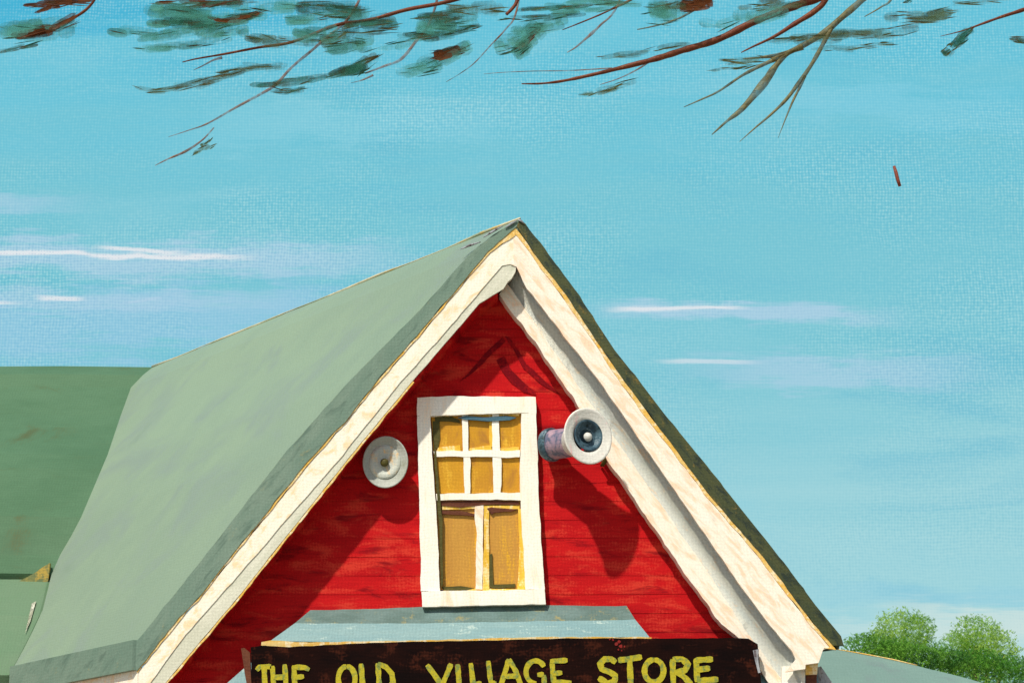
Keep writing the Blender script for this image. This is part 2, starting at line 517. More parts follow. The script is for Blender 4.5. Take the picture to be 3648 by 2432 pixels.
# frieze boards on the wall, just under the soffit
red_R = [(1777, 1046), (1888, 1194), (1981, 1328), (2062, 1445), (2165, 1635), (2432, 2030), (2469, 2078), (2570, 2222), (2628, 2272), (2700, 2372), (2790, 2500)]
fr_R = [(1806, 1006), (1883, 1118), (1955, 1220), (2050, 1360), (2545, 2072), (2640, 2222), (2705, 2310), (2800, 2440), (2840, 2500)]
red_L = [(1777, 1046), (1714, 1084), (1595, 1222), (1475, 1360), (1257, 1622), (853, 2129), (600, 2428), (540, 2500)]
fr_L = [(1803, 1008), (1758, 1034), (1700, 1082), (1582, 1220), (1461, 1360), (1241, 1618), (838, 2120), (585, 2424), (520, 2500)]
slab('frieze', fr_R + red_R[::-1], -.185, .18, M_CREAM_R, store, 5, 14)
fr_L = [(1806, 1006), (1792, 1028)] + [(x - 7, y - 4) for x, y in red_L[1:]]
slab('frieze', [(x - 5, y - 3) for x, y in red_L[3:]] + [(x + 1, y + 1) for x, y in red_L[3:][::-1]], -.349, .02, M_OCHRE, store, 3, 14)
slab('soffit', [(x - 22, y - 10) for x, y in in_L[2:]] + [(490, 2500), (530, 2500)] + [(x + 1, y + 1) for x, y in fr_L[::-1]] + [(1822, 960), (1800, 938)], -.352, .02, M_SOFF_L, store, 1.5, 20)  # flat front board, the shade under the overhang put into its grey
slab('soffit_return', [(x - 14, y - 4) for x, y in red_L] + [(x - 3, y) for x, y in red_L[::-1]], -.330, .325, M_RED, store, 0)
slab('apex_block', [(1801, 936), (1819, 931), (1839, 944), (1836, 968), (1822, 992), (1808, 1003), (1804, 970)], -.3535, .05, M_SOFF_L, store, 1.5, 14)  # top of the grey band, same overhang shade in its colour

# sloping soffits from the fascia back to the wall
for a, b, mt in ((in_R + [(2830, 2400), (2880, 2470)], fr_R, M_SOFF_R),):
    aa, bb = resample([(x + 5, y - 3) for x, y in a], 60), resample([(x - 4, y + 4) for x, y in b], 60)
    bm = bmesh.new()
    r = []
    for (p, q) in zip(aa, bb):
        p3, q3 = at(p[0], p[1], -.306), at(q[0], q[1], -.176)
        r.append([p3, p3.lerp(q3, .5) + Vector((0, .012, .012)), q3])
    loft_bm(bm, r)
    bmesh.ops.solidify(bm, geom=bm.faces[:], thickness=.012)
    bmesh.ops.recalc_face_normals(bm, faces=bm.faces[:])
    obj('soffit', bm, mt, store, True)

# eave along the left side of the gable: dark board with cream board below
E0 = roof_rows[-1]
ev = []
for p in E0:
    ev.append(p)
bm = bmesh.new()
up = [p + Vector((-.02, -.02, .02)) for p in ev]
dn = [p + Vector((-.02, -.02, -.21)) for p in ev]
bm = solidify_rows([up, dn], Vector((.05, .02, 0)))
obj('eave_board', bm, M_VERGE_L, roof)
bm = solidify_rows([[p + Vector((.02, .0, -.19)) for p in ev], [p + Vector((.02, .0, -.55)) for p in ev]], Vector((.05, .02, 0)))
obj('eave_fascia', bm, M_CREAM_L, store)

# main roof behind, running off to the left
vt = [r[-1] for r in roof_rows]
brk = min(range(NV), key=lambda i: abs(proj(vt[i])[1] - 2060))
mrows = []
for p in vt[:brk + 1]:
    mrows.append([p + Vector((.25, .16, -.01))] + [p + Vector((-k * .9, 0, .012 * math.sin(k * 1.3))) for k in range(0, 11)])
main = obj('main_roof', solidify_rows(mrows, Vector((0, .05, -.10))), M_MAIN, store)
# ochre board on its eave, wide beside the valley
pe = vt[brk]
bm = bmesh.new()
px0, py0 = proj(pe)
Ye = pe.y - .03
slab_bm(bm, [(px0 - 6, py0 - 40), (px0 - 14, py0 + 35), (px0 - 50, py0 + 62), (-300, py0 + 58), (-2400, py0 + 60), (-2400, py0 + 44), (-300, py0 + 40), (px0 - 135, py0 + 36), (px0 - 60, py0 - 4)], Ye, .06, 3)
obj('eave_board', bm, M_EAVE, main)
# lower porch roof below that eave
prow = []
for p in vt[brk:]:
    prow.append([p + Vector((.30, .22, -.055))] + [p + Vector((-k * .9 - .03, -.03 * min(k, 1), -.05)) for k in range(0, 11)])
porch = obj('porch_roof', solidify_rows(prow, Vector((0, .05, -.10))), M_PORCH, store)
from mathutils.bvhtree import BVHTree
pm = porch.data
tree_p = BVHTree.FromPolygons([v.co.copy() for v in pm.vertices], [tuple(p.vertices) for p in pm.polygons])
bm = bmesh.new()
vs = []
for (x, y) in dense([(129, 2142), (113, 2150), (102, 2200), (89, 2258), (108, 2214)], 14, True):
    h_ = tree_p.ray_cast(EYE, ray(x, y).normalized())
    vs.append(bm.verts.new(h_[0] - ray(x, y).normalized() * .02 + Vector((0, 0, .006))))
fl_f = bm.faces.new(vs)
bmesh.ops.solidify(bm, geom=[fl_f], thickness=.004)
obj('flashing', bm, M_SOFF_L, porch)

# clapboard gable wall
apx, apz = at(1790, 985, 0).x, at(1790, 985, 0).z
blx, blz = at(520, 2490, 0).x, at(520, 2490, 0).z
brx, brz = at(2800, 2490, 0).x, at(2800, 2490, 0).z


def span(z):
    if z <= blz:
        return blx, brx
    t = (z - blz) / (apz - blz)
    return blx + (apx - blx) * t, brx + (apx - brx) * t


bm = bmesh.new()
row = .148
z = .0
while z < apz:
    z1 = min(z + row, apz)
    l0, r0 = span(z)
    l1, r1 = span(z1)
    n = max(2, int((r0 - l0) / .35))
    b, t_, u = [], [], []
    for k in range(n + 1):
        s = k / n
        j = .004 * noise.noise(Vector((s * (r0 - l0) * 2.1 + z * 7, z * 3.1, 1.7)))
        b.append(bm.verts.new((l0 + (r0 - l0) * s, -.0158 + j * .5, z + j * 1.6)))
        t_.append(bm.verts.new((l1 + (r1 - l1) * s, -.0132, z1)))
        u.append(bm.verts.new((l0 + (r0 - l0) * s, -.0105, z + j * 1.6 + .0015)))
    for k in range(n):
        bm.faces.new((b[k], b[k + 1], t_[k + 1], t_[k]))
        bm.faces.new((u[k], u[k + 1], b[k + 1], b[k]))
    z = z1
bw_ = [bm.verts.new(v) for v in ((blx, -.004, 0), (brx, -.004, 0), (brx, -.004, blz), (apx, -.004, apz), (blx, -.004, blz))]
bm.faces.new(bw_)
obj('gable_wall', bm, M_RED, store)
# body of the building behind the gable, down to the ground
bm = bmesh.new()
yb = RR.y + 6
dl = Vector((D.x, D.y, 0)).normalized()
f0, f1 = Vector((blx, .01, 0)), Vector((brx, .01, 0))
b0, b1 = f0 + dl * 3.0, f1 + dl * 9.0
for (p, q, hz0, hz1) in ((f0, b0, blz, blz), (f1, b1, brz - .1, brz - .1)):
    vs = [bm.verts.new(v) for v in (p, q, q + Vector((0, 0, hz1)), p + Vector((0, 0, hz0)))]
    bm.faces.new(vs)
obj('side_wall', bm, M_RED, store)
bm = bmesh.new()
ml = vt[-1]
box_bm(bm, (ml.x - 9, ml.y + .6, 0), (ml.x + .15, ml.y + 6, ml.z - .25))
obj('main_wall', bm, M_RED, store)

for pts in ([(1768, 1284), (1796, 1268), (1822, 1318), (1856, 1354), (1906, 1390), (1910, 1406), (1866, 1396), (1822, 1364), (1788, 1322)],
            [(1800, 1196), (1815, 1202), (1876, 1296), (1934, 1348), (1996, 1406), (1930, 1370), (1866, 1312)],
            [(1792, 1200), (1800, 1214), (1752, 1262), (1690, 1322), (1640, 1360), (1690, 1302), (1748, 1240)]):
    slab('painted_shadow', pts, -.0215, .012, M_SHADOW, store, 3, 14)  # shadow strokes on the wall, put on as thin dark red pieces

# ------------------------------------------------------------------ window (a part of the store)
YW = -.105
win = slab('window', [(1537, 1476), (1858, 1470), (1872, 2098), (1566, 2100)], -.042, .006, M_GLASS_L, store, 0)
win['label'] = 'tall cream framed gable window with amber panes'
slab('casing', [(1486, 1416), (1605, 1410), (1909, 1413), (1910, 1470), (1700, 1474), (1486, 1480)], YW, .07, M_WHITE, win, 2.5, 16)
slab('casing', [(1486, 1481), (1534, 1479), (1543, 1670), (1556, 1840), (1567, 2104), (1500, 2104), (1492, 1700)], YW + .001, .07, M_WHITE, win, 2.5, 16)
slab('casing', [(1857, 1472), (1910, 1471), (1920, 1800), (1940, 2098), (1872, 2098), (1856, 1810), (1851, 1700)], YW + .001, .07, M_WHITE, win, 2.5, 16)
slab('sill', [(1501, 2106), (1700, 2102), (1941, 2098), (1944, 2150), (1700, 2156), (1504, 2160)], YW - .015, .085, M_WHITE, win, 2.5, 16)
slab('upper_pane', [(1536, 1476), (1858, 1470), (1852, 1757), (1552, 1757)], -.052, .006, M_GLASS_U, win, 0)
bm = bmesh.new()
slab_bm(bm, [(1645, 1476), (1668, 1476), (1668, 1600), (1676, 1640), (1676, 1757), (1655, 1757), (1650, 1620)], -.076, .02, 2.5, 14)
slab_bm(bm, [(1752, 1474), (1777, 1474), (1780, 1600), (1786, 1640), (1784, 1757), (1758, 1757), (1755, 1610)], -.076, .02, 2.5, 14)
slab_bm(bm, [(1545, 1608), (1700, 1602), (1853, 1604), (1851, 1629), (1700, 1624), (1547, 1627)], -.079, .02, 3, 14)
slab_bm(bm, [(1553, 1758), (1700, 1756), (1857, 1754), (1858, 1781), (1700, 1778), (1556, 1782)], -.082, .025, 3, 14)
obj('muntin', bm, M_WHITE, win)
bm = bmesh.new()
slab_bm(bm, [(1690, 1800), (1722, 1798), (1722, 1900), (1718, 2098), (1695, 2098), (1697, 1900)], -.064, .02, 3, 14)
obj('mullion', bm, M_CREAM_R, win)
bm = bmesh.new()
slab_bm(bm, [(1724, 1800), (1743, 1800), (1741, 1900), (1744, 2096), (1720, 2096), (1724, 1900)], -.0595, .016, 2.5, 14)
obj('bead', bm, M_YEL, win)
bm = bmesh.new()
slab_bm(bm, [(1574, 1797), (1690, 1802), (1850, 1798), (1850, 1813), (1735, 1811), (1576, 1814)], -.0590, .016, 2, 14)
obj('bead', bm, M_YEL, win)
bm = bmesh.new()
slab_bm(bm, [(1846, 1814), (1862, 1812), (1870, 1950), (1873, 2098), (1842, 2098), (1850, 1980)], -.0585, .016, 3, 14)
obj('bead', bm, M_YEL, win)
bm = bmesh.new()
slab_bm(bm, [(1580, 2097), (1720, 2095), (1842, 2096), (1842, 2106), (1580, 2107)], -.0580, .016, 2, 14)
obj('bead', bm, M_YEL, win)
bm = bmesh.new()
slab_bm(bm, [(1566, 1471), (1850, 1468), (1850, 1481), (1566, 1482)], -.0640, .016, 2, 14)
obj('bead', bm, M_YEL, win)
bm = bmesh.new()
slab_bm(bm, [(1560, 1592), (1640, 1584), (1642, 1606), (1556, 1606)], -.0640, .01, 3, 10)
obj('bead', bm, M_YEL, win)
bm = bmesh.new()
slab_bm(bm, [(1672, 1596), (1750, 1584), (1752, 1603), (1672, 1603)], -.0640, .01, 3, 10)
obj('bead', bm, M_YEL, win)
bm = bmesh.new()
slab_bm(bm, [(1782, 1594), (1850, 1592), (1850, 1604), (1782, 1604)], -.0640, .01, 3, 10)
obj('bead', bm, M_YEL, win)
bm = bmesh.new()
slab_bm(bm, [(1742, 1484), (1754, 1484), (1756, 1590), (1744, 1590)], -.0645, .01, 3, 10)
obj('bead', bm, M_YEL, win)
bm = bmesh.new()
slab_bm(bm, [(1562, 1784), (1750, 1782), (1850, 1786), (1848, 1797), (1740, 1796), (1640, 1806), (1562, 1800)], -.066, .02, 2.5, 12)
obj('rail', bm, M_BROWN, win)
for pts in ([(1574, 1818), (1640, 1818), (1698, 1832), (1686, 1838), (1620, 1832), (1574, 1830)], [(1733, 1810), (1750, 1806), (1844, 1812), (1820, 1820), (1760, 1824), (1752, 1832)]):
    bm = bmesh.new()
    slab_bm(bm, pts, -.062, .02, 2, 12)
    obj('rail_shadow', bm, M_BROWN, win)  # shadows below the rail, put in as brown strips
bm = bmesh.new()
slab_bm(bm, [(1744, 1974), (1753, 1970), (1757, 2080), (1757, 2093), (1745, 2090), (1742, 2060)], -.060, .018, 1, 12)
slab_bm(bm, [(1757, 2081), (1836, 2078), (1834, 2091), (1757, 2094)], -.0605, .018, 1, 12)
obj('gap_shadow', bm, M_OLIVE, win)  # shadow of a gap beside the pane, modelled as dark strips
bm = bmesh.new()
slab_bm(bm, [(1630, 1486), (1660, 1481), (1730, 1486), (1800, 1480), (1840, 1487), (1815, 1496), (1740, 1499), (1660, 1494)], -.088, .02, 1.5, 12)
obj('blind_rod', bm, M_BLUE, win)
bm = bmesh.new()
slab_bm(bm, [(1540, 1500), (1566, 1498), (1568, 1560), (1560, 1600), (1548, 1590), (1542, 1560)], -.0605, .006, 2, 12)
slab_bm(bm, [(1548, 1482), (1600, 1478), (1636, 1494), (1640, 1506), (1600, 1500), (1550, 1500)], -.0610, .006, 2, 12)
slab_bm(bm, [(1546, 1592), (1552, 1590), (1564, 1740), (1576, 1850), (1578, 2080), (1570, 2092), (1566, 1900), (1552, 1700)], -.0840, .024, 2, 14)
slab_bm(bm, [(1572, 2090), (1640, 2086), (1690, 2094), (1660, 2102), (1580, 2102)], -.0600, .01, 2, 12)
obj('jamb_shadow', bm, M_OLIVE, win)  # jamb and head shadows, put in as dark olive strips

# ------------------------------------------------------------------ hood above the sign
LH = [(1106, 2172), (1310, 2168), (1503, 2160), (1943, 2154), (2232, 2158)]
LM = [(1050, 2219), (1300, 2219), (1500, 2219), (1950, 2211), (2262, 2206)]
LB = [(962, 2282), (1250, 2286), (1500, 2280), (1950, 2268), (2314, 2268)]
n = 30
hr, fr_ = [], []
for a, b, c in zip(resample(LH, n), resample(LM, n), resample(LB, n)):
    j = 3 * noise.noise(Vector((a[0] * .02, 1.1, 0)))
    hr.append([at(a[0], a[1] + j, -.036), at(b[0], b[1] + j, -.17)])
    fr_.append([at(b[0], b[1] + j, -.172), at(c[0], c[1], -.235)])
hood = obj('hood', solidify_rows(fr_, Vector((0, .05, 0))), M_TEAL, store)
hood['label'] = 'teal sloping hood below the gable window'
obj('hood_top', solidify_rows(hr, Vector((0, .0, -.03))), M_HOODTOP, hood)
slab('drip_edge', [(930, 2286), (965, 2280), (1100, 2287), (1300, 2283), (1500, 2279), (1950, 2267), (2322, 2268), (2322, 2276), (1950, 2276), (1500, 2288), (1250, 2292), (1040, 2304), (930, 2298)], -.24, .04, M_OCHRE, hood, 2.5, 14)

# pent roof over the shop front, behind and below the sign
pr = [[at(925, 2330, -.04), at(1500, 2330, -.04), at(2100, 2340, -.04), at(2640, 2352, -.04)],
      [at(690, 2535, -.27), at(1500, 2535, -.27), at(2100, 2535, -.27), at(2880, 2520, -.27)]]
obj('pent_roof', solidify_rows(pr, Vector((0, .02, -.02))), M_TEAL, store)

# corner post and cornice return on the right
slab('corner_post', [(2786, 2372), (2868, 2368), (2868, 2640), (2786, 2640)], -.27, .16, M_WHITE, store, 2.5)
slab('cornice_return', [(2870, 2364), (2914, 2360), (2912, 2400), (2871, 2402)], -.30, .2, M_OCHRE, store, 2)
slab('shadow_strip', [(2872, 2404), (2911, 2402), (2908, 2640), (2870, 2640)], -.26, .12, M_BROWN, store, 2)  # shadow below the return, put in as a dark brown strip

# roof of the low wing on the right
sr_top = [(2880, 2296), (2934, 2306), (3035, 2322), (3165, 2346), (3300, 2378), (3430, 2410), (3560, 2448), (3760, 2510), (4100, 2640)]
sr_bot = [(2880, 2720), (2960, 2720), (3060, 2720), (3180, 2720), (3320, 2720), (3450, 2720), (3580, 2720), (3780, 2720), (4120, 2720)]
rws = []
for a, b in zip(resample(sr_top, 24), resample(sr_bot, 24)):
    kf = max(0.0, min(1.0, (2720 - a[1]) / 424))
    rws.append([at(a[0], a[1] + 2.0 * noise.noise(Vector((a[0] * .03, 0, 4))), .1 + .9 * kf), at(b[0], b[1], .1)])
wing = obj('wing_roof', solidify_rows(rws, Vector((0, .10, -.08))), M_GREYROOF, store)
rc_ = [at(a[0], a[1] - 2, .1 + .9 * max(0.0, min(1.0, (2720 - a[1]) / 424))) for a in resample(sr_top, 30)[2:10]]
bm = bmesh.new()
tube_bm(bm, rc_, [.003 + .016 * abs(noise.noise(Vector((i * .9, 3, 1)))) * (1 - i / 9) for i in range(len(rc_))], 7)
obj('ridge_cap', bm, M_OCHRE, wing, True)
slab('gusset', [(2916, 2372), (2926, 2370), (2966, 2432), (3010, 2500), (2914, 2500)], -.2, .1, M_GREY, store, 3)
bm = bmesh.new()
wx0, wx1 = at(2900, 2720, .25).x, at(4080, 2720, .25).x
box_bm(bm, (wx0, .25, 0), (wx1, 3.2, at(2900, 2720, .25).z))
obj('wing_wall', bm, M_RED, store)

# ------------------------------------------------------------------ the sign
YS = -.30
sign = thing('store_sign', 'long dark brown board lettered THE OLD VILLAGE STORE in yellow', 'sign', at(1790, 2450, YS))
slab('board', [(893, 2304), (930, 2298), (1030, 2303), (1200, 2294), (1374, 2286), (1700, 2281), (2021, 2272), (2500, 2272), (2600, 2270), (2668, 2274), (2700, 2292), (2704, 2330), (2712, 2432), (2714, 2520), (900, 2520), (896, 2432)], YS, .05, M_SIGN, sign, 2, 18)
slab('frame_end', [(859, 2308), (870, 2306), (890, 2322), (895, 2432), (898, 2520), (884, 2520), (878, 2432)], YS - .004, .05, M_BROWN, sign, 1.5, 18)
slab('frame_end', [(2681, 2314), (2704, 2311), (2702, 2350), (2708, 2395), (2700, 2396), (2690, 2350)], YS - .006, .01, M_GREY, sign, 2, 10)
bm = bmesh.new()
for (x, y, r) in ((2195, 2292, 13), (2212, 2300, 11), (2184, 2278, 7), (2206, 2284, 9), (2225, 2302, 5), (2203, 2312, 6), (2215, 2316, 4), (2172, 2276, 5)):
    slab_bm(bm, [(x + .7 * r * math.cos(k * .9) * random.uniform(.6, 1.1), y + .7 * r * math.sin(k * .9) * random.uniform(.6, 1.1)) for k in range(7)], YS - .003 - .0005 * (x % 7), .004, 0)
obj('paint_splash', bm, M_SPLASH, sign)


def stroke_bm(bm, pts, w, Y, seed):
    pts = dense(pts, 7)
    n = len(pts)
    L, R_ = [], []
    for i, (x, y) in enumerate(pts):
        x0, y0 = pts[max(0, i - 1)]
        x1, y1 = pts[min(n - 1, i + 1)]
        l = math.hypot(x1 - x0, y1 - y0) or 1
        nx, ny = -(y1 - y0) / l, (x1 - x0) / l
        h = w * .5 * (1 + .22 * noise.noise(Vector((x * .06, y * .06, seed))))
        if i in (0, n - 1):
            h *= .72
        L.append((x + nx * h, y + ny * h))
        R_.append((x - nx * h, y - ny * h))
    a = [(bm.verts.new(at(*p, Y)), bm.verts.new(at(*q, Y))) for p, q in zip(L, R_)]
    b = [(bm.verts.new(u.co + Vector((0, .012, 0))), bm.verts.new(v.co + Vector((0, .012, 0)))) for u, v in a]
    for i in range(n - 1):
        bm.faces.new((a[i][0], a[i + 1][0], a[i + 1][1], a[i][1]))
        bm.faces.new((a[i][0], b[i][0], b[i + 1][0], a[i + 1][0]))
        bm.faces.new((a[i][1], a[i + 1][1], b[i + 1][1], b[i][1]))
    bm.faces.new((a[0][0], a[0][1], b[0][1], b[0][0]))
    bm.faces.new((a[-1][0], b[-1][0], b[-1][1], a[-1][1]))


def arc(cx, cy, rx, ry, a0, a1, n=14):
    return [(cx + rx * math.cos(math.radians(a0 + (a1 - a0) * k / n)), cy + ry * math.sin(math.radians(a0 + (a1 - a0) * k / n))) for k in range(n + 1)]


LET = [
    # THE
    [[(914, 2386), (924, 2374), (966, 2372)], [(941, 2376), (944, 2455)]],
    [[(970, 2370), (976, 2455)], [(1014, 2364), (1020, 2455)], [(974, 2411), (1016, 2410)]],
    [[(1047, 2368), (1051, 2455)], [(1049, 2374), (1086, 2376), (1102, 2384)], [(1050, 2412), (1083, 2407)], [(1051, 2448), (1098, 2446)]],
    # OLD
    [arc(1235, 2416, 30, 44, -90, 270, 24)],
    [[(1286, 2362), (1293, 2455)], [(1293, 2450), (1330, 2448)]],
    [[(1346, 2360), (1352, 2455)], [(1346, 2362), (1375, 2374), (1396, 2398), (1400, 2428), (1388, 2446), (1354, 2452)]],
    # VILLAGE
    [[(1521, 2366), (1545, 2398), (1574, 2440)], [(1574, 2440), (1592, 2400), (1607, 2362)]],
    [[(1630, 2364), (1637, 2448)]],
    [[(1677, 2360), (1686, 2440)], [(1686, 2436), (1716, 2432)]],
    [[(1739, 2352), (1749, 2434)], [(1749, 2430), (1768, 2434)]],
    [[(1813, 2346), (1800, 2390), (1784, 2440)], [(1813, 2346), (1838, 2390), (1856, 2440)], [(1798, 2408), (1846, 2405)]],
    [arc(1908, 2392, 34, 40, -28, -325, 24)[:21], [(1938, 2402), (1939, 2436)], [(1914, 2402), (1938, 2400)]],
    [[(1966, 2352), (1973, 2432)], [(1960, 2354), (2022, 2350)], [(1970, 2398), (2003, 2394)], [(1972, 2427), (2036, 2430)]],
    # STORE
    [[(2194, 2358), (2178, 2346), (2154, 2346), (2138, 2362), (2144, 2382), (2172, 2392), (2192, 2404), (2190, 2426), (2164, 2432), (2132, 2412)]],
    [[(2202, 2350), (2240, 2346), (2287, 2338)], [(2243, 2348), (2247, 2436)]],
    [arc(2330, 2388, 34, 40, -90, 270, 24)],
    [[(2396, 2346), (2399, 2436)], [(2396, 2346), (2430, 2346), (2452, 2364), (2440, 2386), (2402, 2396)], [(2414, 2392), (2440, 2412), (2464, 2438)]],
    [[(2480, 2344), (2484, 2428)], [(2476, 2350), (2512, 2348), (2540, 2346)], [(2482, 2384), (2530, 2378)], [(2484, 2424), (2530, 2420), (2559, 2418)]],
]
for i, strokes in enumerate(LET):
    bm = bmesh.new()
    for k, s in enumerate(strokes):
        stroke_bm(bm, s, 18.5 if i < 13 else 21, YS - .006 - k * .0015, i * 3.3 + k)
    bmesh.ops.recalc_face_normals(bm, faces=bm.faces[:])
    obj('letter', bm, M_LETTER, sign)

# ------------------------------------------------------------------ floodlights
lc = at(1373, 1645, -.20)
fl = thing('floodlight', 'round grey dish floodlight facing out, left of the gable window', 'floodlight', at(1373, 1645, -.03), 'floodlights on the gable')
u = 1 / 458.0
ax = Vector((-.06, -1, -.03))
lathe('shade', [(0, -.155), (20 * u, -.155), (40 * u, -.14), (78 * u, -.06), (93 * u, -.012), (95 * u, 0), (93 * u, .006), (89 * u, .002), (80 * u, -.018), (62 * u, -.028)], lc, ax, M_ENAMEL, fl, 44, .87)
lathe('reflector', [(63 * u, -.026), (60 * u, -.020), (52 * u, -.014), (44 * u, -.018), (30 * u, -.030), (0, -.034)], lc + Vector((-.008, 0, .004)), ax, M_PALE, fl, 40, .92)
lathe('bulb', [(0, .012), (9 * u, .010), (15 * u, -.002), (14 * u, -.02), (11 * u, -.03)], lc + Vector((-.008, 0, -.004)), ax, M_OLIVE, fl, 20)
bm = bmesh.new()
tube_bm(bm, [lc + Vector((0, .14, .0)), at(1373, 1640, -.03)], [.035, .045], 12)
obj('mount', bm, M_ENAMEL, fl, True)

rc = at(2094, 1553, -.56)
rl = thing('floodlight', 'white bell floodlight with dark blue inside, right of the gable window', 'floodlight', at(1962, 1590, -.03), 'floodlights on the gable')
ax = Vector((.50, -1, .02)).normalized()
lathe('shade', [(52 * u, -.24), (60 * u, -.20), (74 * u, -.10), (90 * u, -.025), (100 * u, -.004), (102 * u, .004), (99 * u, .009), (93 * u, .004), (72 * u, -.006), (58 * u, -.012), (56 * u, -.020)], rc, ax, M_WENAMEL, rl, 48, .95)
lathe('reflector', [(57 * u, -.014), (54 * u, -.010), (46 * u, -.020), (40 * u, -.05), (34 * u, -.055), (28 * u, -.045), (24 * u, -.075), (0, -.085)], rc + Vector((.012, 0, .010)), ax, M_NAVY, rl, 40)
lathe('bulb', [(0, -.020), (8 * u, -.024), (15 * u, -.04), (17 * u, -.055), (10 * u, -.08)], rc + Vector((.026, 0, .004)), ax, M_BULB, rl, 24)
hb = rc - ax * .24
hw = at(1962, 1584, -.20)
ha = (hb - hw).normalized()
lathe('housing', [(0, -.03), (44 * u, -.03), (55 * u, -.015), (57 * u, .02), (54 * u, .05), (53 * u, (hb - hw).length * .8), (50 * u, (hb - hw).length)], hw, ha, M_LILAC, rl, 36)
lathe('band', [(56 * u, -.035), (60 * u, -.02), (61.5 * u, .02), (58 * u, .035), (57 * u, .035)], hw, ha, M_NAVY, rl, 36)
bm = bmesh.new()
tube_bm(bm, [hw + Vector((0, .01, 0)), at(1958, 1586, -.03)], [.06, .05], 12)
obj('mount', bm, M_NAVY, rl, True)
bm = bmesh.new()
tube_bm(bm, [at(2146, 1660, -.10), at(2166, 1622, -.14), at(2172, 1606, -.16)], [.010, .026, .018], 10)
tube_bm(bm, [at(2142, 1658, -.03), at(2150, 1645, -.10)], [.01, .012], 8)
obj('stay', bm, M_OLIVE, rl, True)

# ------------------------------------------------------------------ overhanging tree
YT = -6.0
SC = at(1000, 0, YT).x - at(0, 0, YT).x
SC /= 1000.0                              # metres for one pixel at that distance
trunk_base = Vector((at(4700, 0, YT).x, YT + .6, 0))
tree = thing('tree', 'overhanging tree with teal green leaf sprays and red brown branches above the roof', 'tree', trunk_base)


def curve3(pts, Yj=0.0):
    """smooth polyline from pixel points"""
    P = [Vector((x, y, 0)) for x, y in pts]
    out = []
    n = len(P)
    for i in range(n - 1):
        p0, p1, p2, p3 = P[max(i - 1, 0)], P[i], P[i + 1], P[min(i + 2, n - 1)]
        for k in range(6):
            t = k / 6
            q = .5 * ((2 * p1) + (p2 - p0) * t + (2 * p0 - 5 * p1 + 4 * p2 - p3) * t * t + (3 * p1 - p0 - 3 * p2 + p3) * t ** 3)
            out.append((q.x, q.y))
    out.append(pts[-1])
    return out


def branch(pts, w0, w1, mat, name='branch', wm=None, Yo=0.0):
    c = curve3(pts)
    n = len(c)
    bm = bmesh.new()
    ps, rs = [], []
    for i, (x, y) in enumerate(c):
        t = i / (n - 1)
        w = w0 + (w1 - w0) * t if wm is None else (w0 + (wm - w0) * t * 2 if t < .5 else wm + (w1 - wm) * (t - .5) * 2)
        w *= 1 + .22 * noise.noise(Vector((x * .03, y * .03, 5.5)))
        dy = .10 * noise.noise(Vector((x * .004, y * .004, 2.2)))
        ps.append(at(x, y, YT + Yo + dy))
        rs.append(max(.0012, w * .5 * SC))
    tube_bm(bm, ps, rs, 8)
    return obj(name, bm, mat, tree, True)


# trunk and the limbs above the picture
bm = bmesh.new()
tp = [trunk_base + Vector((.1 * math.sin(k * 1.1), .08 * math.sin(k * 1.7), k * .75)) for k in range(0, 11)]
tube_bm(bm, tp, [.30 - .016 * k for k in range(11)], 14)
obj('trunk', bm, M_BARK_K, tree, True)
lim = [proj(tp[-2])[0], proj(tp[-2])[1]]
branch([(4680, 60), (4300, -60), (3800, -170), (3300, -190), (2950, -150), (2600, -200), (2100, -190)], 60, 24, M_BARK_R, Yo=.35)
branch([(2950, -150), (2400, -260), (1800, -220), (1300, -170), (800, -130), (200, -110), (-200, -90)], 34, 12, M_BARK_R, Yo=.25)

branch([(650, 222), (700, 210), (800, 193), (920, 170), (1042, 150), (1200, 90), (1316, 72), (1450, 35), (1600, 5), (1800, -60), (2000, -190)], 4, 16, M_BARK_R, wm=13)
branch([(552, 590), (600, 566), (660, 540), (720, 500), (762, 455)], 2, 4, M_BARK_T, wm=9)
branch([(600, 488), (680, 462), (740, 440), (850, 378), (930, 335), (985, 300), (1040, 240), (1140, 155), (1260, 40), (1340, -170)], 2, 9, M_BARK_T, wm=11)
branch([(690, 250), (720, 236), (760, 215), (790, 206)], 2, 10, M_BARK_T)
branch([(1804, 52), (1826, 30), (1842, 4), (1860, -60), (1900, -200)], 11, 16, M_BARK_R)
branch([(1590, 292), (1640, 262), (1690, 225), (1750, 160), (1802, 104), (1840, 40), (1880, -190)], 2, 8, M_BARK_T, wm=5)
branch([(2004, 107), (2060, 85), (2140, 52), (2190, 28), (2240, 4), (2330, -60), (2420, -180)], 3, 12, M_BARK_R, wm=8)
branch([(2020, 188), (2050, 170), (2080, 145), (2110, 118), (2137, 92), (2200, 20), (2260, -190)], 3, 5, M_BARK_T, wm=11)
branch([(1858, 299), (1930, 298), (2010, 288), (2130, 262), (2260, 230), (2350, 206), (2432, 180), (2560, 140), (2700, 72), (2850, 15), (2930, -20), (3060, -160)], 4, 34, M_BARK_R, wm=22)
branch([(2138, 302), (2200, 282), (2260, 254), (2312, 222)], 2, 7, M_BARK_T)
branch([(1724, 264), (1800, 258), (1900, 254), (2030, 252), (2180, 243)], 1.6, 5, M_BARK_T)
branch([(2640, 188), (2680, 168), (2760, 130), (2830, 86), (2900, 42), (2945, -8), (3000, -150)], 3, 24, M_BARK_R, wm=17)
branch([(2270, 106), (2320, 96), (2380, 80), (2450, 50), (2560, -30), (2640, -190)], 4, 10, M_BARK_O)
branch([(2536, 480), (2590, 432), (2640, 392), (2690, 335), (2730, 285), (2760, 240), (2800, 196), (2860, 163)], 3, 12, M_BARK_O, wm=31)
